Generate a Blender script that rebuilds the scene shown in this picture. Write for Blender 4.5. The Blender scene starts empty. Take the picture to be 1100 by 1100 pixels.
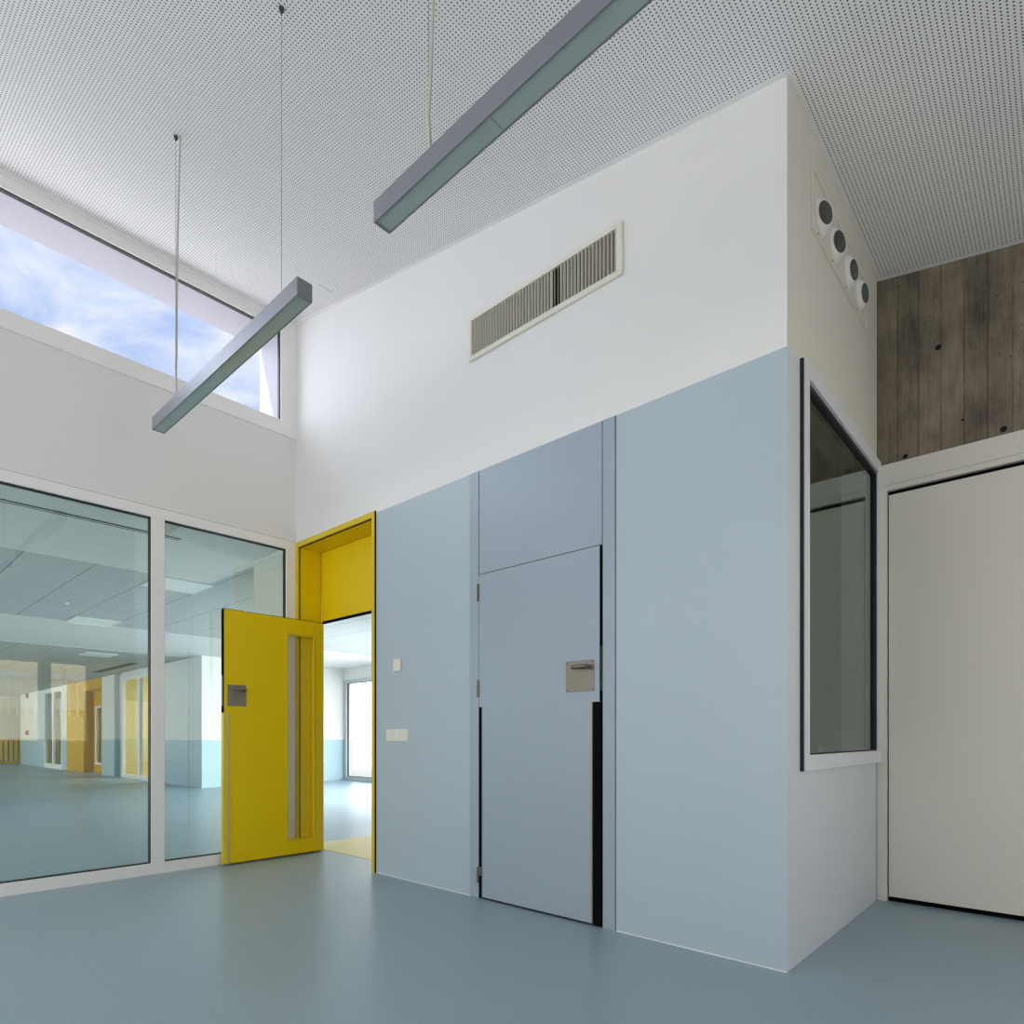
import bpy, bmesh, math, random
from mathutils import Vector, Matrix

random.seed(7)
SC = bpy.context.scene
COL = SC.collection

# ------------------------------------------------------------------ camera
YAW = math.radians(42.127)
cam_d = bpy.data.cameras.new('camera')
cam_d.sensor_fit = 'HORIZONTAL'
cam_d.sensor_width = 36.0
cam_d.lens = 36.0 * 670.15 / 1100.0
cam_d.shift_y = (792.46 - 550.0) / 1100.0
cam_d.clip_start = 0.02
cam_d.clip_end = 300
cam = bpy.data.objects.new('camera', cam_d)
cam.location = (0, 0, 1.05)
cam.rotation_euler = (math.pi / 2, 0, YAW)
COL.objects.link(cam)
SC.camera = cam

# ------------------------------------------------------------------ colour management
SC.view_settings.view_transform = 'Standard'
SC.view_settings.look = 'None'
SC.view_settings.gamma = 1
SC.view_settings.use_curve_mapping = False
SC.view_settings.exposure = 0.13
try:
    SC.cycles.max_bounces = 14
    SC.cycles.diffuse_bounces = 7
    SC.cycles.glossy_bounces = 5
    SC.cycles.transparent_max_bounces = 16
    SC.cycles.use_denoising = True
    SC.cycles.sample_clamp_indirect = 6
    SC.cycles.denoising_prefilter = 'NONE'
    SC.cycles.filter_width = 1.3
except Exception:
    pass

# ------------------------------------------------------------------ world: blue sky with drifting white cloud
W = bpy.data.worlds.new('sky')
SC.world = W
W.use_nodes = True
nt = W.node_tree
nt.nodes.clear()
def N(t, kind, **kw):
    n = t.nodes.new(kind)
    for k, v in kw.items():
        if k.startswith('i_'):
            n.inputs[k[2:]].default_value = v
        else:
            setattr(n, k, v)
    return n
tc = N(nt, 'ShaderNodeTexCoord')
mp = N(nt, 'ShaderNodeMapping')
mp.inputs['Scale'].default_value = (1.0, 1.0, 1.7)
mp.inputs['Location'].default_value = (0.35, 0.1, 0.2)
nz = N(nt, 'ShaderNodeTexNoise')
nz.inputs['Scale'].default_value = 7.5
nz.inputs['Detail'].default_value = 8
nz.inputs['Roughness'].default_value = 0.56
nz.inputs['Distortion'].default_value = 0.35
rp = N(nt, 'ShaderNodeValToRGB')
rp.color_ramp.elements[0].position = 0.40
rp.color_ramp.elements[0].color = (0.47, 0.60, 0.93, 1)
rp.color_ramp.elements[1].position = 0.60
rp.color_ramp.elements[1].color = (0.90, 0.92, 0.98, 1)
e = rp.color_ramp.elements.new(0.5)
e.color = (0.68, 0.76, 0.96, 1)
bg = N(nt, 'ShaderNodeBackground')
bg.inputs['Strength'].default_value = 0.97
wo = N(nt, 'ShaderNodeOutputWorld')
L = nt.links.new
L(tc.outputs['Generated'], mp.inputs['Vector'])
L(mp.outputs['Vector'], nz.inputs['Vector'])
L(nz.outputs['Fac'], rp.inputs['Fac'])
L(rp.outputs['Color'], bg.inputs['Color'])
L(bg.outputs['Background'], wo.inputs['Surface'])

# ------------------------------------------------------------------ lights
def sun(name, d, strength, angle, color):
    l = bpy.data.lights.new(name, 'SUN')
    l.energy = strength
    l.angle = math.radians(angle)
    l.color = color
    o = bpy.data.objects.new(name, l)
    o.rotation_euler = Vector(d).to_track_quat('-Z', 'Y').to_euler()
    o.location = (-8, 0, 12)
    COL.objects.link(o)
    return o

def area(name, loc, d, sx, sy, power, color, spread=180):
    l = bpy.data.lights.new(name, 'AREA')
    l.shape = 'RECTANGLE'
    l.size = sx
    l.size_y = sy
    l.energy = power
    l.color = color
    l.spread = math.radians(spread)
    o = bpy.data.objects.new(name, l)
    o.location = loc
    q = Vector(d).to_track_quat('-Z', 'Y')
    o.rotation_euler = q.to_euler()
    COL.objects.link(o)
    return o

# hazy bright sky on the clerestory side, seen as one very soft sun
sun('sun_hazy_sky', (1.0, 0.9, -0.16), 4.8, 75, (0.82, 0.88, 1.0))
# the high sun on the roofs and on the courtyard
sun('sun_high', (0.24, 0.66, -0.71), 8.0, 4, (1.0, 0.98, 0.95))
# added fill lamps in the unseen part of the classroom
area('fill_behind_camera', (-2.6, -3.05, 1.9), (0, 1, 0.03), 4.4, 1.9, 108, (1.0, 0.965, 0.955))  # added fill in front of the closed back wall
area('fill_right_wall', (2.5, 1.25, 1.7), (-1, 0.50, 0), 1.0, 1.5, 30, (1.0, 0.98, 0.965), 130)  # added fill by the solid part of the right wall, for the block side
# hall beyond the glass: lamp at its far window, then added fill lamps
area('daylight_hall_windows', (-8.4, 8.6, 1.1), (-.6, -1, -.45), 4.6, 1.5, 420, (0.98, 0.985, 1.0), 140)
area('fill_hall_side', (-12.5, -3.3, 1.6), (0, 1, 0), 12.0, 2.0, 130, (0.98, 0.99, 1.0))  # added fill; the hall wall behind it has no opening
area('fill_hall_end', (-26, -3.3, 1.6), (0, 1, 0), 11.0, 2.0, 420, (1.0, 0.97, 0.92))  # added fill for the far end, also before a solid wall
area('fill_behind_far_door', (-21.5, 6.2, 2.6), (0, .5, -1), 1.5, .6, 130, (1, 1, 1))  # added lamp that brightens the slit of the far door
area('fill_yellow_room', (-17.6, 7.4, 2.6), (0, -0.2, -1), 1.6, 1.0, 110, (1.0, 0.98, 0.92))  # added lamp under the ceiling to brighten the yellow room

# ------------------------------------------------------------------ materials
def lin(r, g, b):
    f = lambda c: (c / 12.92) if c <= 0.04045 else ((c + 0.055) / 1.055) ** 2.4
    return (f(r / 255), f(g / 255), f(b / 255), 1)

def mat(name, rgb, rough=0.6, metal=0.0, spec=0.5, noise=0.0, scale=12.0, bump=0.0, bscale=60.0, stretch=None):
    m = bpy.data.materials.new(name)
    m.use_nodes = True
    t = m.node_tree
    b = t.nodes['Principled BSDF']
    c = lin(*rgb)
    b.inputs['Base Color'].default_value = c
    b.inputs['Roughness'].default_value = rough
    b.inputs['Metallic'].default_value = metal
    b.inputs['Specular IOR Level'].default_value = spec
    g = N(t, 'ShaderNodeNewGeometry')
    src = g.outputs['Position']
    if stretch:
        mm = N(t, 'ShaderNodeMapping')
        mm.inputs['Scale'].default_value = stretch
        t.links.new(src, mm.inputs['Vector'])
        src = mm.outputs['Vector']
    if noise > 0:
        n = N(t, 'ShaderNodeTexNoise')
        n.inputs['Scale'].default_value = scale
        n.inputs['Detail'].default_value = 4
        t.links.new(src, n.inputs['Vector'])
        r = N(t, 'ShaderNodeMapRange')
        r.inputs['To Min'].default_value = 1 - noise
        r.inputs['To Max'].default_value = 1 + noise
        t.links.new(n.outputs['Fac'], r.inputs['Value'])
        v = N(t, 'ShaderNodeVectorMath', operation='SCALE')
        v.inputs[0].default_value = c[:3]
        t.links.new(r.outputs['Result'], v.inputs['Scale'])
        t.links.new(v.outputs['Vector'], b.inputs['Base Color'])
    if bump > 0:
        n2 = N(t, 'ShaderNodeTexNoise')
        n2.inputs['Scale'].default_value = bscale
        n2.inputs['Detail'].default_value = 3
        t.links.new(src, n2.inputs['Vector'])
        bp = N(t, 'ShaderNodeBump')
        bp.inputs['Strength'].default_value = bump
        bp.inputs['Distance'].default_value = 0.002
        t.links.new(n2.outputs['Fac'], bp.inputs['Height'])
        t.links.new(bp.outputs['Normal'], b.inputs['Normal'])
    return m

def math_node(t, op, a=None, b=None, c=None):
    n = N(t, 'ShaderNodeMath', operation=op)
    for i, x in enumerate((a, b, c)):
        if x is None:
            continue
        if isinstance(x, (int, float)):
            n.inputs[i].default_value = x
        else:
            t.links.new(x, n.inputs[i])
    return n.outputs[0]

def mix_col(t, fac, a, b):
    n = N(t, 'ShaderNodeMix', data_type='RGBA')
    def put(x, s):
        if isinstance(x, tuple):
            s.default_value = x
        else:
            t.links.new(x, s)
    if isinstance(fac, (int, float)):
        n.inputs[0].default_value = fac
    else:
        t.links.new(fac, n.inputs[0])
    put(a, n.inputs[6])
    put(b, n.inputs[7])
    return n.outputs[2]

def two_tone(name, low, high, z, rough_low=0.5, rough_high=0.75):
    """wall paint: one colour up to height z, another above"""
    m = mat(name, high, 0.7, bump=0.06, bscale=140)
    t = m.node_tree
    b = t.nodes['Principled BSDF']
    g = N(t, 'ShaderNodeNewGeometry')
    s = N(t, 'ShaderNodeSeparateXYZ')
    t.links.new(g.outputs['Position'], s.inputs[0])
    f = math_node(t, 'GREATER_THAN', s.outputs['Z'], z)
    col = mix_col(t, f, lin(*low), lin(*high))
    n = N(t, 'ShaderNodeTexNoise')
    n.inputs['Scale'].default_value = 1.7
    n.inputs['Detail'].default_value = 5
    t.links.new(g.outputs['Position'], n.inputs['Vector'])
    r = N(t, 'ShaderNodeMapRange')
    r.inputs['To Min'].default_value = 0.975
    r.inputs['To Max'].default_value = 1.025
    t.links.new(n.outputs['Fac'], r.inputs['Value'])
    v = N(t, 'ShaderNodeVectorMath', operation='SCALE')
    t.links.new(col, v.inputs[0])
    t.links.new(r.outputs['Result'], v.inputs['Scale'])
    t.links.new(v.outputs['Vector'], b.inputs['Base Color'])
    rr = N(t, 'ShaderNodeMapRange')
    rr.inputs['To Min'].default_value = rough_low
    rr.inputs['To Max'].default_value = rough_high
    t.links.new(f, rr.inputs['Value'])
    t.links.new(rr.outputs['Result'], b.inputs['Roughness'])
    return m

BLUE = (173, 187, 195)
WHITE = (222, 221, 217)
M = {}
M['white'] = mat('white_paint', WHITE, 0.75, noise=0.02, scale=2, bump=0.05, bscale=140)
M['wall_two'] = two_tone('wall_paint_blue_and_white', BLUE, (226, 225, 224), 2.80)
M['wall_side'] = two_tone('side_wall_paint', (214, 218, 222), (222, 219, 207), 2.80)
M['hall_two'] = two_tone('hall_paint_blue_dado', (164, 192, 201), (226, 226, 222), 1.0)
M['frame'] = mat('white_aluminium_frame', (236, 234, 231), 0.4, noise=0.01, scale=5)
M['gasket'] = mat('black_gasket', (16, 17, 20), 0.5)
M['panel'] = mat('blue_laminate', (153, 166, 178), 0.38, noise=0.012, scale=3)
M['yellow'] = mat('yellow_laminate', (230, 198, 0), 0.42, spec=0.3, noise=0.015, scale=3)
M['yellow_trim'] = mat('yellow_lacquered_trim', (214, 187, 24), 0.35)
M['far_yellow'] = mat('far_yellow_laminate', (204, 158, 0), 0.5, spec=0.2)
M['black'] = mat('black_laminate_and_gap_shade', (7, 7, 8), 0.85, spec=0.1)
M['steel'] = mat('brushed_steel', (132, 124, 111), 0.42, metal=0.25, noise=0.06, scale=30, stretch=(1, 1, 14))
M['hinge_steel'] = mat('dull_hinge_steel', (104, 100, 94), 0.4, metal=0.5)
M['lever_steel'] = mat('polished_lever_steel', (120, 115, 108), 0.3, metal=0.85)
M['screw'] = mat('dull_screw', (92, 88, 82), 0.4, metal=0.9)
M['alu_line'] = mat('pale_metal_edging', (196, 190, 172), 0.35, metal=0.5)
M['grey_line'] = mat('grey_metal_edging', (150, 150, 147), 0.4, metal=0.4)
M['lampbody'] = mat('anodised_grey_aluminium', (140, 143, 149), 0.42, metal=0.6, noise=0.02, scale=6)
M['diffuser'] = mat('lamp_diffuser', (168, 181, 176), 0.07, spec=0.6)
M['cable'] = mat('pale_cable', (196, 194, 186), 0.5)
M['wire'] = mat('steel_wire', (150, 150, 148), 0.3, metal=0.8)
M['cream'] = mat('cream_plastic', (222, 219, 206), 0.35)
M['grille'] = mat('cream_grille_metal', (200, 196, 180), 0.4)
M['dark_duct'] = mat('dark_duct', (22, 21, 20), 0.9)
M['nozzle_in'] = mat('nozzle_grey_bore', (128, 132, 126), 0.5)
M['white_door'] = mat('white_door_leaf', (218, 214, 203), 0.5, noise=0.01, scale=2)
M['door_frame'] = mat('white_door_frame', (216, 213, 203), 0.45)
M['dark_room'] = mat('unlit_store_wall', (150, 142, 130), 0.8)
M['roof'] = mat('pale_roof_gravel', (222, 222, 222), 0.9, noise=0.05, scale=20)
M['ext_white'] = mat('exterior_render', (238, 237, 234), 0.8, noise=0.02, scale=4)
M['beige'] = mat('beige_exterior_wall', (236, 214, 176), 0.8, noise=0.04, scale=3)
M['ochre'] = mat('ochre_facade', (206, 170, 90), 0.8)
M['fence_white'] = mat('white_fence_paint', (240, 240, 238), 0.5)
M['red'] = mat('red_plastic', (150, 26, 22), 0.4)
M['pale_panel'] = mat('white_light_panel', (244, 244, 240), 0.5)
M['slot'] = mat('dark_slot', (40, 44, 44), 0.6)
M['ext_ground'] = mat('pale_paving', (205, 202, 195), 0.9, noise=0.05, scale=6)
M['yellow_floor'] = mat('yellow_vinyl_floor', (222, 205, 120), 0.4, noise=0.04, scale=70)

# floor vinyl with fine fleck
def floor_mat():
    m = mat('blue_grey_vinyl', (126, 150, 158), 0.33, spec=0.45)
    t = m.node_tree
    b = t.nodes['Principled BSDF']
    g = N(t, 'ShaderNodeNewGeometry')
    n = N(t, 'ShaderNodeTexNoise')
    n.inputs['Scale'].default_value = 90
    n.inputs['Detail'].default_value = 3
    n2 = N(t, 'ShaderNodeTexNoise')
    n2.inputs['Scale'].default_value = 1.3
    n2.inputs['Detail'].default_value = 5
    v = N(t, 'ShaderNodeTexVoronoi')
    v.inputs['Scale'].default_value = 26
    for q in (n, n2, v):
        t.links.new(g.outputs['Position'], q.inputs['Vector'])
    speck = math_node(t, 'LESS_THAN', v.outputs['Distance'], 0.10)
    base = mix_col(t, n.outputs['Fac'], lin(134, 157, 167), lin(156, 175, 184))
    base = mix_col(t, math_node(t, 'MULTIPLY', speck, 0.10), base, lin(88, 110, 118))
    r = N(t, 'ShaderNodeMapRange')
    r.inputs['To Min'].default_value = 0.93
    r.inputs['To Max'].default_value = 1.07
    t.links.new(n2.outputs['Fac'], r.inputs['Value'])
    s = N(t, 'ShaderNodeVectorMath', operation='SCALE')
    t.links.new(base, s.inputs[0])
    t.links.new(r.outputs['Result'], s.inputs['Scale'])
    t.links.new(s.outputs['Vector'], b.inputs['Base Color'])
    r2 = N(t, 'ShaderNodeMapRange')
    r2.inputs['To Min'].default_value = 0.27
    r2.inputs['To Max'].default_value = 0.42
    t.links.new(n2.outputs['Fac'], r2.inputs['Value'])
    t.links.new(r2.outputs['Result'], b.inputs['Roughness'])
    return m
M['floor'] = floor_mat()

# perforated plasterboard: round holes on a regular grid, plain margins along the walls
def perforated():
    m = mat('perforated_plasterboard', (236, 234, 234), 0.8)
    t = m.node_tree
    b = t.nodes['Principled BSDF']
    g = N(t, 'ShaderNodeNewGeometry')
    s = N(t, 'ShaderNodeSeparateXYZ')
    t.links.new(g.outputs['Position'], s.inputs[0])
    px, py = 0.0196, 0.0164
    fx = math_node(t, 'SUBTRACT', math_node(t, 'FRACT', math_node(t, 'DIVIDE', math_node(t, 'ADD', s.outputs['X'], 20.003), px)), 0.5)
    fy = math_node(t, 'SUBTRACT', math_node(t, 'FRACT', math_node(t, 'DIVIDE', math_node(t, 'ADD', s.outputs['Y'], 20.0), py)), 0.5)
    dx = math_node(t, 'MULTIPLY', fx, px)
    dy = math_node(t, 'MULTIPLY', fy, py)
    d = math_node(t, 'SQRT', math_node(t, 'ADD', math_node(t, 'MULTIPLY', dx, dx), math_node(t, 'MULTIPLY', dy, dy)))
    hole = N(t, 'ShaderNodeMapRange')
    hole.inputs['From Min'].default_value = 0.0030
    hole.inputs['From Max'].default_value = 0.0042
    hole.inputs['To Min'].default_value = 1
    hole.inputs['To Max'].default_value = 0
    t.links.new(d, hole.inputs['Value'])
    a = math_node(t, 'LESS_THAN', s.outputs['Y'], 2.862)
    c = math_node(t, 'GREATER_THAN', s.outputs['X'], -0.93)
    e = math_node(t, 'MAXIMUM', a, c)
    e = math_node(t, 'MULTIPLY', e, math_node(t, 'LESS_THAN', s.outputs['Y'], 4.555))
    e = math_node(t, 'MULTIPLY', e, math_node(t, 'GREATER_THAN', s.outputs['X'], -5.235))
    f = math_node(t, 'MULTIPLY', hole.outputs['Result'], e)
    col = mix_col(t, f, lin(236, 234, 234), lin(54, 56, 58))
    t.links.new(col, b.inputs['Base Color'])
    return m
M['perforated'] = perforated()

# left wall: white paint inside, outside darkened in the colour to hold down the sunlit soffit
def wall_left_mat():
    m = mat('wall_paint_darkened_outside', WHITE, 0.75, bump=0.05, bscale=140)
    t = m.node_tree
    g = N(t, 'ShaderNodeNewGeometry')
    sx = N(t, 'ShaderNodeSeparateXYZ')
    t.links.new(g.outputs['Position'], sx.inputs[0])
    f = math_node(t, 'LESS_THAN', sx.outputs['X'], -5.275)
    t.links.new(mix_col(t, f, lin(226, 224, 221), lin(172, 168, 175)), t.nodes['Principled BSDF'].inputs['Base Color'])
    return m
M['wall_left'] = wall_left_mat()

# mineral tile ceiling of the hall
def tiles():
    m = mat('mineral_ceiling_tile', (206, 209, 206), 0.85)
    t = m.node_tree
    b = t.nodes['Principled BSDF']
    g = N(t, 'ShaderNodeNewGeometry')
    s = N(t, 'ShaderNodeSeparateXYZ')
    t.links.new(g.outputs['Position'], s.inputs[0])
    def line(out, off, per, w):
        f = math_node(t, 'FRACT', math_node(t, 'DIVIDE', math_node(t, 'ADD', out, off), per))
        f = math_node(t, 'ABSOLUTE', math_node(t, 'SUBTRACT', f, 0.5))
        return math_node(t, 'LESS_THAN', math_node(t, 'SUBTRACT', 0.5, f), w / per)
    ly = line(s.outputs['Y'], 57 * 1 - 1.24, 0.57, 0.0045)
    lx = line(s.outputs['X'], 60 + 7.15, 0.60, 0.003)
    n = N(t, 'ShaderNodeTexNoise')
    n.inputs['Scale'].default_value = 80
    t.links.new(g.outputs['Position'], n.inputs['Vector'])
    base = mix_col(t, n.outputs['Fac'], lin(176, 180, 178), lin(190, 193, 191))
    c = mix_col(t, math_node(t, 'MULTIPLY', lx, 0.25), base, lin(120, 124, 122))
    c = mix_col(t, ly, c, lin(96, 100, 98))
    t.links.new(c, b.inputs['Base Color'])
    return m
M['tiles'] = tiles()

# board-marked concrete
def concrete():
    m = mat('board_marked_concrete', (120, 110, 96), 0.9)
    t = m.node_tree
    b = t.nodes['Principled BSDF']
    g = N(t, 'ShaderNodeNewGeometry')
    s = N(t, 'ShaderNodeSeparateXYZ')
    t.links.new(g.outputs['Position'], s.inputs[0])
    u = math_node(t, 'DIVIDE', math_node(t, 'ADD', s.outputs['X'], 0.957), 0.1145)
    cell = math_node(t, 'FLOOR', u)
    fr = math_node(t, 'FRACT', u)
    wn = N(t, 'ShaderNodeTexWhiteNoise', noise_dimensions='1D')
    t.links.new(cell, wn.inputs['W'])
    def noise(scale, stretch, detail=6, rough=0.6):
        mm = N(t, 'ShaderNodeMapping')
        mm.inputs['Scale'].default_value = stretch
        t.links.new(g.outputs['Position'], mm.inputs['Vector'])
        n = N(t, 'ShaderNodeTexNoise')
        n.inputs['Scale'].default_value = scale
        n.inputs['Detail'].default_value = detail
        n.inputs['Roughness'].default_value = rough
        t.links.new(mm.outputs['Vector'], n.inputs['Vector'])
        return n.outputs['Fac']
    grain = noise(9, (7, 1, 0.5))
    blot = noise(3.2, (1.6, 1, 1), 7, 0.65)
    fine = noise(60, (1, 1, 1.6), 3)
    tone = math_node(t, 'ADD', math_node(t, 'MULTIPLY', grain, 0.40), math_node(t, 'MULTIPLY', blot, 0.85))
    tone = math_node(t, 'ADD', tone, math_node(t, 'MULTIPLY', wn.outputs['Value'], 0.10))
    tone = math_node(t, 'ADD', tone, math_node(t, 'MULTIPLY', fine, 0.18))
    r = N(t, 'ShaderNodeValToRGB')
    r.color_ramp.elements[0].position = 0.42
    r.color_ramp.elements[0].color = lin(48, 42, 34)
    r.color_ramp.elements[1].position = 1.05
    r.color_ramp.elements[1].color = lin(148, 137, 119)
    t.links.new(tone, r.inputs['Fac'])
    edge = math_node(t, 'MINIMUM', fr, math_node(t, 'SUBTRACT', 1.0, fr))
    ln = N(t, 'ShaderNodeMapRange')
    ln.inputs['From Min'].default_value = 0.0
    ln.inputs['From Max'].default_value = 0.045
    ln.inputs['To Min'].default_value = 1
    ln.inputs['To Max'].default_value = 0
    t.links.new(edge, ln.inputs['Value'])
    brk = math_node(t, 'GREATER_THAN', noise(2.3, (3, 1, 1)), 0.43)
    lnf = math_node(t, 'MULTIPLY', ln.outputs['Result'], math_node(t, 'ADD', math_node(t, 'MULTIPLY', brk, 0.45), 0.12))
    col = mix_col(t, lnf, r.outputs['Color'], lin(44, 38, 31))
    v = N(t, 'ShaderNodeTexVoronoi')
    v.inputs['Scale'].default_value = 27
    t.links.new(g.outputs['Position'], v.inputs['Vector'])
    pore = math_node(t, 'LESS_THAN', v.outputs['Distance'], 0.11)
    pm = math_node(t, 'MULTIPLY', pore, math_node(t, 'GREATER_THAN', noise(4, (1, 1, 1)), 0.5))
    col = mix_col(t, math_node(t, 'MULTIPLY', pm, 0.75), col, lin(26, 22, 18))
    # two tie holes, one small knot
    for (hx, hz, hr) in ((-0.626, 3.440, 0.017), (-0.312, 2.835, 0.017), (-0.80, 2.825, 0.014), (-0.505, 2.955, 0.007)):
        dd = N(t, 'ShaderNodeVectorMath', operation='DISTANCE')
        t.links.new(g.outputs['Position'], dd.inputs[0])
        dd.inputs[1].default_value = (hx, 4.584, hz)
        col = mix_col(t, math_node(t, 'LESS_THAN', dd.outputs['Value'], hr), col, lin(10, 9, 8))
    t.links.new(col, b.inputs['Base Color'])
    h = math_node(t, 'ADD', tone, math_node(t, 'MULTIPLY', ln.outputs['Result'], -1.2))
    bp = N(t, 'ShaderNodeBump')
    bp.inputs['Strength'].default_value = 0.5
    bp.inputs['Distance'].default_value = 0.004
    t.links.new(h, bp.inputs['Height'])
    t.links.new(bp.outputs['Normal'], b.inputs['Normal'])
    return m
M['concrete'] = concrete()

# glass: each face of a pane passes tinted light and mirrors by Fresnel
def glass(name, tint, ior=1.5, boost=1.0):
    m = bpy.data.materials.new(name)
    m.use_nodes = True
    t = m.node_tree
    t.nodes.clear()
    o = N(t, 'ShaderNodeOutputMaterial')
    tr = N(t, 'ShaderNodeBsdfTransparent')
    tr.inputs['Color'].default_value = (*tint, 1)
    gl = N(t, 'ShaderNodeBsdfGlossy')
    gl.inputs['Roughness'].default_value = 0.0
    gl.inputs['Color'].default_value = (0.93, 1.0, 0.97, 1)
    g = N(t, 'ShaderNodeNewGeometry')
    dt = N(t, 'ShaderNodeVectorMath', operation='DOT_PRODUCT')
    t.links.new(g.outputs['Normal'], dt.inputs[0])
    t.links.new(g.outputs['Incoming'], dt.inputs[1])
    c = math_node(t, 'SUBTRACT', 1.0, math_node(t, 'ABSOLUTE', dt.outputs['Value']))
    f0 = ((ior - 1) / (ior + 1)) ** 2 * boost
    fres = math_node(t, 'ADD', math_node(t, 'MULTIPLY', math_node(t, 'POWER', c, 5.0), 1 - f0), f0)
    mx = N(t, 'ShaderNodeMixShader')
    t.links.new(fres, mx.inputs['Fac'])
    t.links.new(tr.outputs[0], mx.inputs[1])
    t.links.new(gl.outputs[0], mx.inputs[2])
    t.links.new(mx.outputs[0], o.inputs['Surface'])
    return m
M['glass_green'] = glass('green_tinted_glass', (0.905, 0.955, 0.945), 1.5, 2.2)
M['glass_clear'] = glass('clear_glass', (0.985, 0.99, 1.0), 1.45)
M['glass_dark'] = glass('dark_reflective_glass', (0.62, 0.70, 0.66), 1.65)

# ------------------------------------------------------------------ mesh helpers
class MB:
    def __init__(s):
        s.bm = bmesh.new()
    def box(s, x0, x1, y0, y1, z0, z1, bevel=0.0, mi=0):
        x0, x1 = min(x0, x1), max(x0, x1)
        y0, y1 = min(y0, y1), max(y0, y1)
        z0, z1 = min(z0, z1), max(z0, z1)
        r = bmesh.ops.create_cube(s.bm, size=1.0)
        vs = r['verts']
        for v in vs:
            v.co = Vector((x0 + (v.co.x + .5) * (x1 - x0), y0 + (v.co.y + .5) * (y1 - y0), z0 + (v.co.z + .5) * (z1 - z0)))
        fs = list({f for v in vs for f in v.link_faces})
        for f in fs:
            f.material_index = mi
        if bevel > 0:
            es = list({e for v in vs for e in v.link_edges})
            rr = bmesh.ops.bevel(s.bm, geom=es, offset=bevel, segments=2, affect='EDGES', profile=0.5)
            for f in rr['faces']:
                f.material_index = mi
        return s
    def prism(s, pts, y0, y1):
        """polygon of (x, z) extruded along y"""
        a = [s.bm.verts.new((x, y0, z)) for x, z in pts]
        b = [s.bm.verts.new((x, y1, z)) for x, z in pts]
        s.bm.faces.new(a)
        s.bm.faces.new(b[::-1])
        n = len(pts)
        for i in range(n):
            s.bm.faces.new((a[i], b[i], b[(i + 1) % n], a[(i + 1) % n]))
        bmesh.ops.recalc_face_normals(s.bm, faces=s.bm.faces[:])
        return s
    def tube(s, pts, r, n=10):
        pts = [Vector(p) for p in pts]
        rings = []
        for i, p in enumerate(pts):
            d = (pts[min(i + 1, len(pts) - 1)] - pts[max(i - 1, 0)]).normalized()
            up = Vector((0, 0, 1)) if abs(d.z) < 0.95 else Vector((1, 0, 0))
            u = d.cross(up).normalized()
            w = d.cross(u).normalized()
            rings.append([s.bm.verts.new(p + (u * math.cos(2 * math.pi * k / n) + w * math.sin(2 * math.pi * k / n)) * r) for k in range(n)])
        for a, b in zip(rings, rings[1:]):
            for k in range(n):
                s.bm.faces.new((a[k], a[(k + 1) % n], b[(k + 1) % n], b[k]))
        s.bm.faces.new(rings[0][::-1])
        s.bm.faces.new(rings[-1])
        bmesh.ops.recalc_face_normals(s.bm, faces=s.bm.faces[:])
        return s
    def lathe(s, prof, origin, axis, n=40):
        """profile of (radius, height) turned about axis at origin"""
        ax = Vector(axis).normalized()
        up = Vector((0, 0, 1)) if abs(ax.z) < 0.95 else Vector((1, 0, 0))
        u = ax.cross(up).normalized()
        w = ax.cross(u).normalized()
        o = Vector(origin)
        rings = []
        for r, h in prof:
            if r < 1e-6:
                rings.append([s.bm.verts.new(o + ax * h)])
            else:
                rings.append([s.bm.verts.new(o + ax * h + (u * math.cos(2 * math.pi * k / n) + w * math.sin(2 * math.pi * k / n)) * r) for k in range(n)])
        for a, b in zip(rings, rings[1:]):
            for k in range(n):
                k2 = (k + 1) % n
                if len(a) == 1 and len(b) == 1:
                    continue
                if len(a) == 1:
                    s.bm.faces.new((a[0], b[k2], b[k]))
                elif len(b) == 1:
                    s.bm.faces.new((a[k], a[k2], b[0]))
                else:
                    s.bm.faces.new((a[k], a[k2], b[k2], b[k]))
        bmesh.ops.recalc_face_normals(s.bm, faces=s.bm.faces[:])
        return s
    def build(s, name, m, parent=None, smooth=False, loc=None):
        me = bpy.data.meshes.new(name)
        off = Vector(loc) if loc is not None else (world_loc(parent) if parent else Vector((0, 0, 0)))
        for v in s.bm.verts:
            v.co -= off
        s.bm.to_mesh(me)
        s.bm.free()
        for x in (m if isinstance(m, (list, tuple)) else [m]):
            me.materials.append(M[x] if isinstance(x, str) else x)
        if smooth:
            for p in me.polygons:
                p.use_smooth = True
            try:
                me.set_sharp_from_angle(angle=math.radians(35))
            except Exception:
                pass
        o = bpy.data.objects.new(name, me)
        COL.objects.link(o)
        if parent:
            o.parent = parent
            if loc is not None:
                o.location = off - world_loc(parent)
        elif loc is not None:
            o.location = off
        return o

def world_loc(o):
    v = Vector((0, 0, 0))
    while o:
        v = v + o.location
        o = o.parent
    return v

def tag(o, label=None, cat=None, group=None, kind=None):
    if label: o['label'] = label
    if cat: o['category'] = cat
    if group: o['group'] = group
    if kind: o['kind'] = kind
    return o

def thing(name, loc, label, cat, group=None, kind=None):
    o = bpy.data.objects.new(name, None)
    o.empty_display_size = 0.1
    o.location = loc
    COL.objects.link(o)
    return tag(o, label, cat, group, kind)

def struct(name, mb, m, label=None):
    o = mb.build(name, m)
    o['kind'] = 'structure'
    if label: o['label'] = label
    return o

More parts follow.
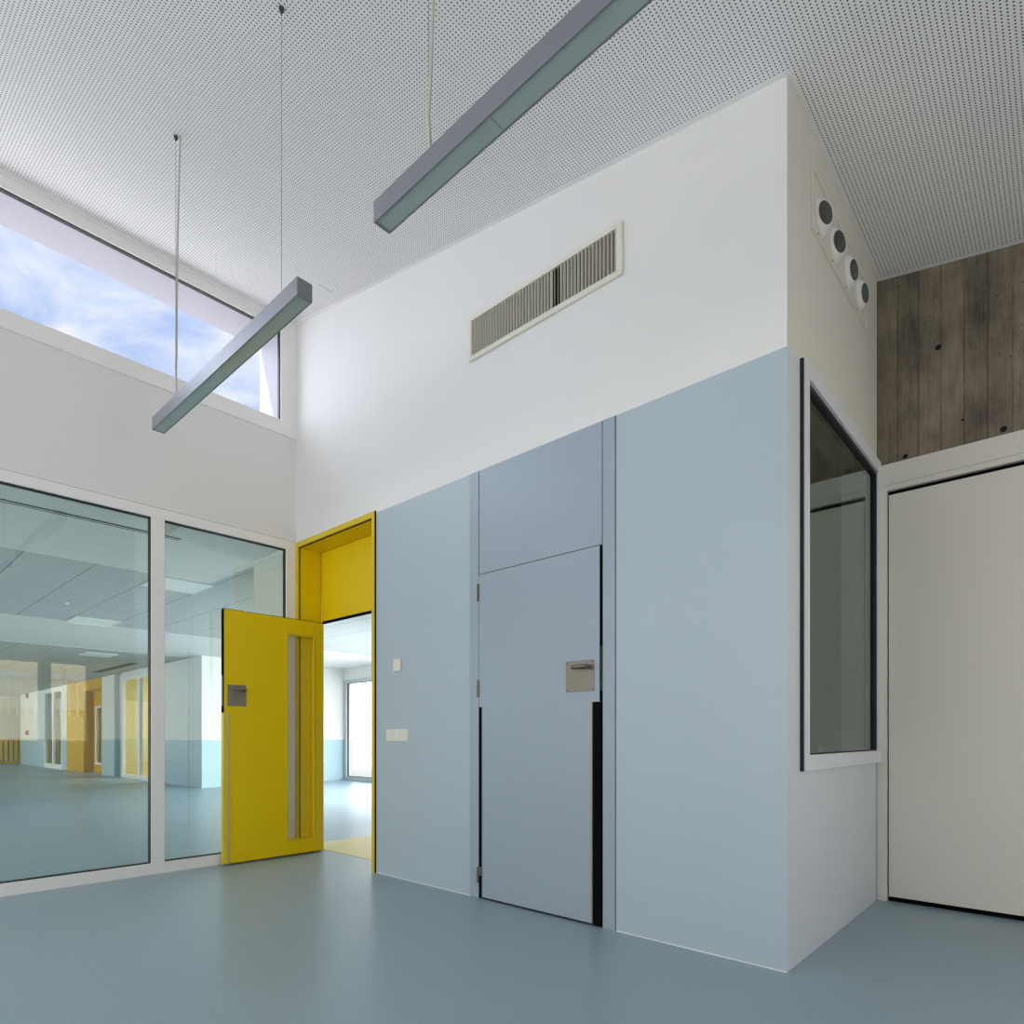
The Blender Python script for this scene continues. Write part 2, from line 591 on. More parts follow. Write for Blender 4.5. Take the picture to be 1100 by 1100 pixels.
def ring(mb, axis, p, q, a0, a1, b0, b1, wl, wr, wb, wt, bevel=0.0):
    """four bars round the rectangle a0..a1 x b0..b1 (a horizontal, b vertical), p..q is the depth"""
    def bar(a, b, c, d):
        if axis == 'x':
            mb.box(p, q, a, b, c, d, bevel)
        else:
            mb.box(a, b, p, q, c, d, bevel)
    if wl: bar(a0, a0 + wl, b0, b1)
    if wr: bar(a1 - wr, a1, b0, b1)
    if wb: bar(a0 + wl, a1 - wr, b0, b0 + wb)
    if wt: bar(a0 + wl, a1 - wr, b1 - wt, b1)
    return mb

# ------------------------------------------------------------------ main measures (metres; camera stands at x=0, y=0)
XL, YA, XB, YC = -5.263, 2.891, -0.958, 4.584      # left wall, long blue wall, corner of the blue block, concrete wall
XR, YB = 2.60, -3.20                               # right and back walls behind the camera
XO = -5.66                                         # outer face of the left wall
def zc(x): return 3.826 - 0.1852 * x               # sloping ceiling
HALL = 2.76                                        # flat ceiling of the hall
YH, YF, XE = 5.30, 8.70, -32.5                     # hall side wall, hall far wall, hall end wall

# ------------------------------------------------------------------ structure: floors and ceilings
struct('floor', MB().box(-34, XR + 0.2, -5, YF + 0.2, -0.12, 0.0), 'floor')
struct('floor_threshold', MB().box(-5.62, -4.03, 3.16, 5.0, 0.0, 0.003), 'yellow_floor')

mb = MB()
mb.prism([(XO, zc(XO)), (XR + .15, zc(XR + .15)), (XR + .15, zc(XR + .15) + .25), (XO, zc(XO) + .25)], YB - .15, YC + 3.2)
struct('ceiling', mb, 'perforated')

struct('ceiling_hall_edge', MB().box(-7.15, XL - 0.02, -3.5, YA + 0.0, HALL, HALL + .1).box(-5.3, -4.03, 3.16, YF, HALL, HALL + .1), 'white')
struct('ceiling_hall_tiles', MB().box(-10.95, -7.15, -3.5, YF, HALL, HALL + .1).box(-7.15, -5.3, YA + .0, YF, HALL, HALL + .1), 'tiles')
struct('ceiling_hall_band', MB().box(-14.0, -10.95, -3.5, YF, HALL, HALL + .1), 'white')
struct('ceiling_hall_far', MB().box(XE, -14.0, -3.5, YF, HALL - .0, HALL + .1), 'tiles')
struct('trim_1', MB().box(-14.015, -14.0, -3.5, YH, HALL - .004, HALL + .01), 'frame')
struct('roof', MB().box(-34, XO, -5, YF + 1.0, 2.95, 3.10).box(XO - .01, -3.9, 3.14, YF + 1.0, 2.95, 3.1), 'roof')

# ------------------------------------------------------------------ structure: left wall (clerestory above, glazed screen below)
G_TOP = 2.822
C_BOT, C_TOP, C_RIGHT = 3.885, 4.69, 2.745
mb = MB()
mb.box(XO, XL, YB, YA, G_TOP + .005, 3.756)
mb.box(XO, XL - .03, YB, YA, G_TOP, G_TOP + .006)                       # spandrel between the two glazings
mb.box(XO, XL - 0.05, YB, 3.14, 3.756, C_BOT)              # sill
mb.box(XO, XL - 0.05, C_RIGHT, 3.14, C_BOT, 5.05)          # right reveal
mb.box(XO, XL - 0.05, YB, C_RIGHT, C_TOP, 5.05)            # head
mb.box(XO, XL - .05, YB - .1, -2.6, 3.756, 5.05)
mb.box(XL - .12, XL, YB - .1, -2.35, 0, G_TOP)
struct('wall_left', mb, M['wall_left'])

def gasket_ring(name, parent, axis, p, q, a0, a1, b0, b1, w=0.008, l=1, r=1, b=1, t=1):
    return ring(MB(), axis, p, q, a0, a1, b0, b1, w * l, w * r, w * b, w * t).build(name, 'gasket', parent)

# clerestory
w1 = thing('window_1', (XL, 0.2, 3.756), 'long white framed clerestory window showing blue cloudy sky', None, kind='structure')
mb = MB()
ring(mb, 'x', XL - .05, XL + .012, -2.6, YA, 3.756, zc(XL) , .10, .052, .045, .03)        # outer step
ring(mb, 'x', XL - .05, XL + .004, -2.5, YA - .052, 3.801, zc(XL) - .03, .06, .094, .084, .083)    # inner step
mb.build('frame', 'frame', w1)
gasket_ring('gasket', w1, 'x', XL - .045, XL - .012, -2.44, C_RIGHT, C_BOT, C_TOP, w=.009, l=1, r=.9, b=.35, t=1)
MB().box(XL - .035, XL - .027, -2.435, C_RIGHT - .005, C_BOT + .003, C_TOP - .005).build('pane', 'glass_clear', w1)

# glazed screen
w2 = thing('window_2', (XL, 0.2, 0), 'white framed floor to head glazed screen looking into the hall', None, kind='structure')
mb = MB()
F0, F1 = XL - .07, XL + .006
mb.box(F0, F1, -2.35, YA - .002, 2.745, G_TOP)
mb.box(F0, F1, -2.35, YA - .002, 0, .085)
mb.box(F0, F1, 2.796, YA - .002, .085, 2.745)
mb.box(F0, F1, -0.25, -0.157, .085, 2.745)
mb.box(F0, F1, -2.35, -2.25, .085, 2.745)
mb.build('frame', 'frame', w2)
MB().box(F0, F1, 1.693, 1.786, .085, 2.745).build('mullion', 'frame', w2)
for (a, b) in ((-0.157, 1.693), (1.786, 2.796), (-2.25, -.25)):
    gasket_ring('gasket', w2, 'x', XL - .05, XL - .012, a, b, .085, 2.745, w=.007)
    MB().box(XL - .040, XL - .030, a + .004, b - .004, .089, 2.741).build('pane', 'glass_green', w2)

# ------------------------------------------------------------------ structure: long blue wall
YT = 3.14     # back face of that wall
mb = MB()
XD0, XD1 = XL, -4.046                                            # yellow doorway
mb.prism([(XD1, 0), (-2.990, 0), (-2.990, 2.80), (-1.853, 2.80), (-1.853, 0), (XB - .0005, 0), (XB - .0005, zc(XB)), (XL, zc(XL)), (XL, 2.822), (XD1, 2.822)], YA, YT)
mb.box(-2.992, -1.851, YA + .05, YT, 0, 2.80)                      # backing behind the door panel
struct('wall_front', mb, 'wall_two')

struct('baseboard_front', MB().box(XD1 + .01, -2.99, YA - .003, YA + .01, 0, .004).box(-1.853, XB, YA - .003, YA + .01, 0, .004), 'frame')

# side of the block, with its inner window
WY0, WY1, WZ0, WZ1 = 3.075, 4.56, .893, 2.822
mb = MB()
XI = XB - .20
PY0, PY1, PZ0, PZ1 = 3.236, 4.292, 3.536, 3.832                  # opening of the air outlet
mb.box(XI, XB, YA + .0005, WY0 + .02, 0, zc(XB))
mb.box(XI, XB, WY0 + .02, YC + .1, 0, WZ0 + .02)
mb.box(XI, XB, WY1 - .02, YC + .1, WZ0 + .02, WZ1 - .02)
mb.box(XI, XB, WY0 + .02, YC + .1, WZ1 - .02, PZ0 + .02)
mb.box(XI, XB, WY0 + .02, YC + .1, PZ1 - .02, zc(XB))
mb.box(XI, XB, WY0 + .02, PY0 + .02, PZ0 + .02, PZ1 - .02)
mb.box(XI, XB, PY1 - .02, YC + .1, PZ0 + .02, PZ1 - .02)
struct('wall_side', mb, 'wall_side')

w3 = thing('window_3', (XB, 3.8, WZ0), 'grey framed internal window reflecting concrete and white door', None, kind='structure')
mb = MB()
ring(mb, 'x', XB - .05, XB + .026, WY0, WY1 + .02, WZ0, WZ1, .052, .055, .075, .078, 0.0)
mb.build('frame', mat('grey_aluminium_frame', (226, 228, 231), 0.4), w3)
MB().box(XB - .0, XB + .016, WY0 - .010, WY0 - .0005, WZ0, WZ1).build('edge_gasket', 'gasket', w3)
gasket_ring('gasket', w3, 'x', XB - .04, XB + .012, WY0 + .052, WY1 - .035, WZ0 + .075, WZ1 - .078, w=.022, l=.0, r=1.2, b=.25, t=1)
MB().box(XB - .012, XB - .004, WY0 + .045, WY1 - .03, WZ0 + .07, WZ1 - .07).build('pane', 'glass_dark', w3)
mb = MB()
mb.lathe([(.0, 0), (.013, 0), (.013, .02), (.008, .026), (.011, .045), (.0, .05)], (XB - .09, 3.69, .957), (0, 0, 1), 16)
mb.build('window_stop', 'cream', w3)
struct('sill_block', MB().box(XI + .001, XB - .051, WY0 + .03, WY1 - .03, WZ0 + .02, .957), 'white')
# store room behind it
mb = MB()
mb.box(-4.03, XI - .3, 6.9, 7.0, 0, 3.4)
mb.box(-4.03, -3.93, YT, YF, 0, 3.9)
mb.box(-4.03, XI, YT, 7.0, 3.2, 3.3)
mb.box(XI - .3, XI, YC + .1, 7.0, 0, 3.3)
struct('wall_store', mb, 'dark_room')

# ------------------------------------------------------------------ structure: concrete wall with the white door
mb = MB()
mb.prism([(XB, 2.80), (XR, 2.80), (XR, zc(XR)), (XB, zc(XB))], YC, YC + .3)
struct('wall_concrete', mb, 'concrete')
struct('wall_back_right', MB().box(0.42, XR, YC, YC + .3, 0, 2.80), 'white')

d3 = thing('door_3', (-.25, YC, 0), 'wide white door leaf below board marked concrete', None, kind='structure')
mb = MB()
mb.box(XB + .003, .42, YC - .012, YC + .06, 2.668, 2.80, .002)
mb.box(XB + .003, .42, YC - .004, YC + .06, 2.632, 2.668)
mb.box(XB + .003, -.900, YC - .010, YC + .06, 0, 2.668, .002)
mb.box(.36, .42, YC - .010, YC + .06, 0, 2.632, .002)
mb.build('frame', 'door_frame', d3)
MB().box(-.893, .353, YC + .008, YC + .05, .032, 2.606, .002).build('leaf', 'white_door', d3)
MB().box(-.900, .36, YC + .03, YC + .06, 0, 2.632).build('shadow_gap', 'black', d3)  # black sheet stands in for the shade in the gaps round the leaf

# ------------------------------------------------------------------ structure: rest of the classroom behind the camera
mb = MB()
mb.prism([(XO, 0), (XR, 0), (XR, zc(XR)), (XO, zc(XO))], YB - .15, YB)
struct('wall_back', mb, 'white')
mb = MB()
RY = (1.90, 2.52, 2.64, 3.22)
SZ0, SZ1 = .97, 2.38
mb.box(XR, XR + .15, YB - .15, RY[0], 0, zc(XR))
mb.box(XR, XR + .15, RY[3], YC + .3, 0, zc(XR))
mb.box(XR, XR + .15, RY[0], RY[3], 0, SZ0)
mb.box(XR, XR + .15, RY[0], RY[3], SZ1, zc(XR))
mb.box(XR, XR + .15, RY[1], RY[2], SZ0, SZ1)
struct('wall_right', mb, 'white')
for i, (a, b) in enumerate(((RY[0], RY[1]), (RY[2], RY[3]))):
    w = thing('window_%d' % (4 + i), (XR, a, SZ0), None, None, kind='structure')
    ring(MB(), 'x', XR + .03, XR + .09, a, b, SZ0, SZ1, .03, .03, .03, .03).build('frame', 'frame', w)
    MB().box(XR + .05, XR + .056, a + .03, b - .03, SZ0 + .03, SZ1 - .03).build('pane', 'glass_clear', w)

# ------------------------------------------------------------------ structure: hall beyond the glass
mb = MB()
mb.box(-16.5, -13.5, YH, YF, 0, HALL)                       # white block with blue dado
mb.box(-18.66, -16.5, YH, YH + .2, 2.60, HALL)
mb.box(-19.3, -18.66, YH + .12, YH + .4, 0, HALL)
mb.box(-20.4, -19.3, YH, YH + .4, 0, HALL)
mb.box(-24.75, -24.2, YH, YH + .2, 0, HALL)
mb.box(-27.2, -24.75, YH, YH + .2, 2.68, HALL)
mb.box(-31.2, -27.2, YH, YH + .2, 0, HALL)
mb.box(-27.3, -24.2, YH + 2.2, YH + 2.3, 0, HALL)
struct('wall_hall_side', mb, 'hall_two')
mb = MB()
mb.box(-5.9, XL - .072, YA - .09, YT + .03, 0, HALL)         # pier beside the glazed screen
struct('wall_hall_pier', mb, 'hall_two')
mb = MB()
mb.box(XE - .2, XE, -4, YF, 0, HALL + .1)
mb.box(XE, XO, -3.6, -3.45, 0, HALL + .1)
mb.box(-34, -24.2, YF, YF + .2, 0, 3)
mb.box(-24.2, -13.45, YF, YF + .2, 0, 3)
mb.box(-5.6, -3.9, YF, YF + .2, 0, 3)
mb.box(-13.45, -5.6, YF, YF + .2, 2.48, 3)
struct('wall_hall_far', mb, 'hall_two')
w6 = thing('window_6', (-12, YF, 0), 'bright tall window at the far end seen through the yellow doorway', None, kind='structure')
mb = MB()
ring(mb, 'y', YF - .01, YF + .10, -13.48, -5.6, 0, 2.48, .09, .08, .09, .08)
mb.box(-11.4, -11.3, YF + .02, YF + .10, .09, 2.40)
mb.build('frame', mat('pale_grey_frame', (186, 190, 190), .4), w6)
gasket_ring('gasket', w6, 'y', YF + .03, YF + .06, -13.39, -11.4, .09, 2.40, .015)
MB().box(-13.39, -11.4, YF + .05, YF + .058, .09, 2.40).build('pane', 'glass_clear', w6)
MB().box(-11.3, -5.68, YF + .05, YF + .058, .09, 2.40).build('pane', 'glass_clear', w6)
struct('exterior_wall', MB().box(-24, 2, 13.5, 13.7, -.1, 4.6), 'ext_white')

# yellow room behind the hall glazing
mb = MB()
mb.box(-18.9, -18.60, YH + .07, 7.9, 0, HALL)
mb.box(-16.5, -16.45, YH + .06, 7.9, 0, HALL)
mb.box(-18.9, -16.45, 7.9, 8.0, 0, HALL)
struct('wall_yellow_room', mb, mat('pale_yellow_wall', (226, 204, 100), .6))
struct('floor_yellow_room', MB().box(-18.66, -16.5, YH + .2, 7.9, 0, .004), 'yellow_floor')
w7 = thing('window_7', (-17.6, YH, 0), 'white framed hall window with a yellow room behind it', None, kind='structure')
mb = MB()
ring(mb, 'y', YH - .01, YH + .06, -18.66, -16.5, 0, 2.62, .10, .08, .10, .08)
mb.box(-17.42, -17.26, YH - .01, YH + .06, .1, 2.54)
mb.build('frame', 'frame', w7)
MB().box(-18.57, -16.57, YH + .02, YH + .028, .1, 2.54).build('pane', 'glass_clear', w7)
w8 = thing('window_8', (-26, YH, 0), 'white framed glazing at the far end of the hall', None, kind='structure')
mb = MB()
ring(mb, 'y', YH - .01, YH + .06, -27.2, -24.75, 0, 2.70, .12, .12, .16, .10)
mb.box(-26.05, -25.9, YH - .01, YH + .06, .1, 2.6)
mb.build('frame', 'frame', w8)
MB().box(-27.1, -24.85, YH + .02, YH + .028, .1, 2.6).build('pane', 'glass_clear', w8)

# far yellow niche with its slit-glazed door
mb = MB()
mb.box(-24.2, -22.25, YH + .0, YH + .25, 0, HALL)
mb.box(-22.25, -20.4, YH + .0, YH + .9, 2.45, HALL)
mb.box(-20.5, -20.4, YH + .0, YH + .9, 0, 2.45)
struct('wall_yellow_niche', mb, 'far_yellow')
d4 = thing('door_4', (-21.4, YH + .3, 0), 'far yellow door with a tall white slit window', None, kind='structure')
mb = MB()
mb.box(-22.25, -22.0, YH + .25, YH + .31, 0, 2.45)
mb.box(-21.05, -20.5, YH + .25, YH + .31, 0, 2.45)
mb.box(-22.0, -21.05, YH + .25, YH + .31, 0, .27)
mb.box(-22.0, -21.05, YH + .25, YH + .31, 1.97, 2.45)
mb.build('leaf', 'far_yellow', d4)
ring(MB(), 'y', YH + .235, YH + .26, -22.03, -21.02, .24, 2.0, .08, .08, .06, .06).build('glazing_frame', 'frame', d4)
MB().box(-22.0, -21.05, YH + .275, YH + .283, .27, 1.97).build('pane', 'glass_clear', d4)
struct('wall_behind_door', MB().box(-23, -19.5, YH + 1.8, YH + 1.9, 0, HALL), 'hall_two')

# ------------------------------------------------------------------ door_1: yellow doorway, recess and open leaf
d1 = thing('door_1', (-4.65, YT, 0), 'yellow door standing open against the glazed screen', None, kind='structure')
JX = -5.213
mb = MB()
mb.box(XL + .001, JX, YA - .012, YT - .02, 0, 2.77)          # left jamb
mb.box(-4.083, XD1, YA - .012, YT - .02, 0, 2.77)            # right jamb
mb.box(XL + .001, XD1, YA - .012, YT - .02, 2.77, 2.815)     # head
mb.build('door_surround', 'yellow_trim', d1)
MB().box(XD1 - .001, XD1 + .007, YA - .010, YA + .02, 0, 2.815).build('edge_strip', 'black', d1)
mb = MB()
mb.box(JX, JX + .002, YA + .012, YT - .03, 0, 2.766)
mb.box(JX, -4.083, YA + .012, YT - .03, 2.764, 2.768)
mb.build('lining_panel', 'yellow', d1)
mb = MB()
mb.box(JX, JX + .0035, YA + .004, YA + .012, 0, 2.768)
mb.box(JX, -4.083, YA + .004, YA + .012, 2.7645, 2.7695)
mb.build('joint_line', 'black', d1)
MB().box(JX + .012, -4.083, YT - .025, YT - .003, 2.128, 2.764).build('transom_panel', 'yellow', d1)
MB().box(JX, -4.083, YT - .018, YT - .001, 2.108, 2.764).build('transom_backing', 'black', d1)
LX0, LX1, LY0, LY1, LZ0, LZ1 = -5.204, -5.160, 2.197, 3.112, .012, 2.108
SY0, SY1, SZa, SZb = 2.752, 3.012, .148, 1.965
mb = MB()
mb.box(LX0, LX1, LY0 + .004, SY0, LZ0 + .004, LZ1 - .004)
mb.box(LX0, LX1, SY1, LY1 - .003, LZ0 + .004, LZ1 - .004)
mb.box(LX0, LX1, SY0, SY1, LZ0 + .004, SZa)
mb.box(LX0, LX1, SY0, SY1, SZb, LZ1 - .004)
leaf = mb.build('leaf', 'yellow', d1)
mb = MB()
mb.box(LX0 + .0005, LX1 - .001, LY0, LY0 + .004, 1.255, LZ1)
mb.box(LX0 + .0005, LX1 - .001, LY0, LY1, LZ1 - .004, LZ1)
mb.box(LX0 + .0005, LX1 - .001, LY0, LY1, LZ0, LZ0 + .004)
mb.build('edge_band', 'black', leaf)
MB().box(LX0, LX1, LY0 - .001, LY0 + .004, LZ0, 1.255).build('edge_guard', 'yellow_trim', leaf)
mb = MB()
mb.box(LX1 - .001, LX1 + .004, LY0 + .028, LY0 + .042, LZ0, 1.255)
mb.box(LX1 - .001, LX1 + .004, LY1 - .050, LY1 - .040, LZ0 + .03, 1.255)
mb.build('edge_trim', 'alu_line', leaf)
ring(MB(), 'x', LX1 - .002, LX1 + .007, SY0 - .012, SY1 + .008, SZa - .014, SZb + .012, .016, .016, .018, .018, .002).build('glazing_bead', 'yellow_trim', leaf)
MB().box(-5.187, -5.181, SY0, SY1, SZa, SZb).build('pane', 'glass_clear', leaf)

def handle_set(parent, origin, along, out, w, h, zlev):
    """square steel plate with a lever; origin is the lower corner on the door face"""
    o, a, n = Vector(origin), Vector(along), Vector(out)
    def bx(mb, a0, a1, n0, n1, z0, z1, bev=0):
        p = o + a * a0 + n * n0
        q = o + a * a1 + n * n1
        mb.box(p.x, q.x, p.y, q.y, o.z + z0, o.z + z1, bev)
    mb = MB()
    bx(mb, 0, w, 0, .003, 0, h, .0008)
    pl = mb.build('handle_plate', 'steel', parent)
    for sa in (.011, w - .011):
        for sz in (.011, h - .011):
            c = o + a * sa + Vector((0, 0, sz))
            MB().lathe([(0, .0045), (.0035, .0045), (.005, .003), (.005, .002)], c, n, 12).build('screw', 'screw', pl, True)
    mb = MB()
    P = lambda s, d, z: o + a * s + n * d + Vector((0, 0, z))
    pts = [P(w - .022, .003, zlev), P(w - .022, .028, zlev), P(w - .024, .042, zlev), P(w - .034, .050, zlev), P(w - .06, .052, zlev), P(w * .55, .049, zlev), P(w * .40, .044, zlev), P(w * .36, .036, zlev)]
    mb.tube(pts, .0115, 14)
    mb.build('lever_handle', 'lever_steel', parent, True)
    MB().lathe([(0, .010), (.018, .010), (.019, .003), (.019, .002)], P(w - .022, 0, zlev), n, 20).build('handle_rose', 'steel', pl, True)
handle_set(leaf, (LX1, 2.228, 1.310), (0, 1, 0), (1, 0, 0), .155, .178, .136)
MB().box(LX0 + .010, LX1 - .012, LY0 - .003, LY0 + .002, 1.31, 1.56).build('lock_faceplate', 'steel', leaf)
# ------------------------------------------------------------------ door_2: blue door flush in the blue wall
d2 = thing('door_2', (-2.42, YA, 0), 'pale blue flush door with overpanel in the long blue wall', None, kind='structure')
mb = MB()
mb.box(-2.986, -2.9035, YA - .008, YA + .04, 0, 2.798, .002)
mb.box(-1.9345, -1.857, YA - .008, YA + .04, 0, 2.798, .002)
mb.build('frame', 'panel', d2)
MB().box(-2.898, -1.940, YA - .007, YA + .04, 2.118, 2.798, .0015).build('over_panel', 'panel', d2)
MB().box(-2.985, -1.8575, YA + .03, YA + .045, 0, 2.80).build('shadow_gap', 'black', d2)  # black sheet behind frame and panels, painting in the shade of their gaps
BX0, BX1, BZ0, BZ1 = -2.895, -1.951, .014, 2.112
mb = MB()
PD = YA - .013
mb.box(BX0, BX1, PD, YA + .028, 1.250, BZ1)
mb.box(BX0 + .030, -2.000, PD, YA + .028, BZ0, 1.250)
leaf = mb.build('leaf', 'panel', d2)
mb = MB()
mb.box(BX1, BX1 + .003, PD + .001, YA + .028, 1.25, BZ1)
mb.box(BX0, BX1, PD + .001, YA + .028, BZ1, BZ1 + .003)
mb.box(BX0, BX1, PD + .001, YA + .028, BZ0 - .006, BZ0)
mb.build('edge_band', 'black', leaf)
mb = MB()
mb.box(BX0, BX0 + .0295, PD + .004, YA + .028, BZ0, 1.249, .003)
mb.box(-1.9995, BX1 + .004, PD + .004, YA + .028, BZ0, 1.249, .003)
mb.build('edge_guard', 'black', leaf)
mb = MB()
mb.box(-2.008, -1.999, PD - .003, PD + .006, BZ0, 1.250)
mb.box(BX0 + .0295, BX0 + .034, PD - .002, PD + .006, BZ0, 1.250)
mb.build('edge_trim', 'grey_line', leaf)
handle_set(leaf, (-2.182, PD, 1.310), (1, 0, 0), (0, -1, 0), .197, .177, .136)
MB().box(BX1 + .001, BX1 + .005, PD + .008, PD + .03, 1.31, 1.56).build('lock_faceplate', 'steel', leaf)
for z0, z1 in ((1.943, 2.053), (1.315, 1.425), (.105, .207)):
    mb = MB()
    mb.tube([(-2.899, PD - .004, z0), (-2.899, PD - .004, z1)], .008, 14)
    mb.tube([(-2.899, PD - .004, (z0 + z1) / 2 - .002), (-2.899, PD - .004, (z0 + z1) / 2 + .002)], .009, 14)
    if z0 < .5:
        mb.box(-2.902, -2.862, PD - .004, PD + .004, z0 + .045, z1)
    h = mb.build('hinge', 'hinge_steel', leaf, True)

# ------------------------------------------------------------------ fittings on the blue wall
t = thing('light_switch', (-3.768, YA, 1.068), 'wide cream switch plate low on the blue wall beside the yellow doorway', 'light switch')
MB().box(-3.900, -3.637, YA - .009, YA, 1.024, 1.114, .003).build('plate', 'cream', t)
for k in range(3):
    MB().box(-3.888 + k * .081, -3.888 + k * .081 + .078, YA - .013, YA - .008, 1.035, 1.103, .002).build('rocker', 'cream', t)
t = thing('thermostat', (-3.762, YA, 1.59), 'small cream wall sensor box above the wide switch plate', 'wall sensor')
MB().box(-3.804, -3.720, YA - .018, YA, 1.547, 1.637, .004).build('housing', 'cream', t)
MB().box(-3.792, -3.732, YA - .0195, YA - .017, 1.59, 1.627, .001).build('face', 'cream', t)

# ventilation grille
t = thing('ventilation_grille', (-2.397, YA, 3.54), 'long cream ventilation grille with upright blades high on the white wall', 'vent')
mb = MB()
GX0, GX1, GZ0, GZ1 = -2.987, -1.807, 3.540, 3.827
ring(mb, 'y', YA - .018, YA + .0, GX0, GX1, GZ0, GZ1, .024, .036, .031, .026, .002)
mb.build('frame', 'cream', t)
MB().box(GX0 + .02, GX1 - .03, YA - .0015, YA - .0005, GZ0 + .02, GZ1 - .02).build('backing', 'dark_duct', t)
mb = MB()
n = 46
x0, x1 = GX0 + .030, GX1 - .042
for k in range(n):
    x = x0 + (x1 - x0) * k / (n - 1)
    sl = -.0035 if k not in (28, 29) else .004
    tt = .0013
    yi, yo = YA - .0025, YA - .0158
    quad = [(x - sl - tt, yi), (x - sl + tt, yi), (x + sl + tt, yo), (x + sl - tt, yo)]
    lo = [mb.bm.verts.new((a, b, GZ0 + .030)) for a, b in quad]
    hi = [mb.bm.verts.new((a, b, GZ1 - .026)) for a, b in quad]
    for i in range(4):
        mb.bm.faces.new((lo[i], lo[(i + 1) % 4], hi[(i + 1) % 4], hi[i]))
    mb.bm.faces.new(lo[::-1])
    mb.bm.faces.new(hi)
bmesh.ops.recalc_face_normals(mb.bm, faces=mb.bm.faces[:])
mb.build('blades', 'grille', t)

# ------------------------------------------------------------------ jet nozzles on the side of the block
t = thing('nozzle_panel', (XB, (PY0 + PY1) / 2, PZ0), 'long cream air outlet panel with four round nozzles under the ceiling', 'air outlet')
NP = ((3.400, 20), (3.645, 18), (3.905, 9), (4.150, 8))
ZN = (PZ0 + PZ1) / 2
HR = .091
mb = MB()
cuts = [PY0] + [(NP[k][0] + NP[k + 1][0]) / 2 for k in range(3)] + [PY1]
NS = 48
for k, (yc, _) in enumerate(NP):
    ya, yb = cuts[k], cuts[k + 1]
    angs = sorted([2 * math.pi * q / NS for q in range(NS)] + [math.atan2(z - ZN, y - yc) % (2 * math.pi) for y in (ya, yb) for z in (PZ0, PZ1)])
    inner, outer, deep = [], [], []
    for a in angs:
        cy, sz = math.cos(a), math.sin(a)
        ty = ((yb - yc) / cy) if cy > 1e-9 else ((ya - yc) / cy if cy < -1e-9 else 1e9)
        tz = ((PZ1 - ZN) / sz) if sz > 1e-9 else ((PZ0 - ZN) / sz if sz < -1e-9 else 1e9)
        r = min(ty, tz)
        outer.append(mb.bm.verts.new((XB + .001, yc + cy * r, ZN + sz * r)))
        inner.append(mb.bm.verts.new((XB + .001, yc + cy * HR, ZN + sz * HR)))
        deep.append(mb.bm.verts.new((XB - .006, yc + cy * HR, ZN + sz * HR)))
    n = len(angs)
    for q in range(n):
        p = (q + 1) % n
        mb.bm.faces.new((inner[q], outer[q], outer[p], inner[p]))
        mb.bm.faces.new((deep[q], inner[q], inner[p], deep[p]))
bmesh.ops.remove_doubles(mb.bm, verts=mb.bm.verts[:], dist=1e-5)
bmesh.ops.recalc_face_normals(mb.bm, faces=mb.bm.faces[:])
mb.build('plate', 'cream', t)
ring(MB(), 'x', XB + .0002, XB + .010, PY0 - .006, PY1 + .006, PZ0 - .006, PZ1 + .006, .014, .014, .014, .014, .002).build('rim', 'cream', t)
MB().box(XI + .02, XI + .03, PY0 + .021, PY1 - .021, PZ0 + .021, PZ1 - .021).build('duct_back', 'dark_duct', t)
for i, (y, a) in enumerate(NP):
    R, rh = .106, .055
    hc = R * math.cos(math.asin(rh / R))
    ax = Vector((math.cos(math.radians(a)), -math.sin(math.radians(a)), -.10)).normalized()
    c = Vector((XB - .058, y, ZN + .004))
    prof = []
    a0 = math.asin(rh / R)
    for k in range(14):
        th = math.pi * .5 - (math.pi * .5 - a0 * 1.05) * k / 13
        prof.append((R * .985 * math.sin(th) if k == 0 else R * math.sin(th), R * math.cos(th)))
    prof += [(rh * 1.03, hc + .003), (rh * .97, hc + .002)]
    nb = MB().lathe(prof, c, ax, 44).build('nozzle', 'frame', t, True)
    inn = [(rh * .97, hc + .002), (rh * .95, .05), (rh * .90, .02), (0, .02)]
    MB().lathe(inn, c, ax, 44).build('bore', 'nozzle_in', nb, True)
    MB().lathe([(HR - .002, -.004), (HR - .002, .003), (HR + .004, .006), (HR + .009, .004), (HR + .010, .0)], (XB, y, ZN), (1, 0, 0), 48).build('collar', 'cream', nb, True)
    for sy, sz in ((.060, .112), (-.060, -.112)):
        MB().lathe([(0, .003), (.004, .003), (.005, 0)], (XB + .001, y + sy, ZN + sz), (1, 0, 0), 10).build('screw', 'screw', nb)

# ------------------------------------------------------------------ ceiling hatch
SL = Vector((1, 0, -.1852)).normalized()
mb = MB()
hx0, hx1, hy0, hy1 = -4.764, -4.464, 2.645, 2.768
mb.prism([(hx0, zc(hx0) - .006), (hx1, zc(hx1) - .006), (hx1, zc(hx1) - .0005), (hx0, zc(hx0) - .0005)], hy0, hy1)
h = mb.build('ceiling_hatch', 'white', None, loc=(-4.61, 2.71, zc(-4.61)))
tag(h, 'small square white access hatch in the perforated ceiling near the corner', 'hatch')

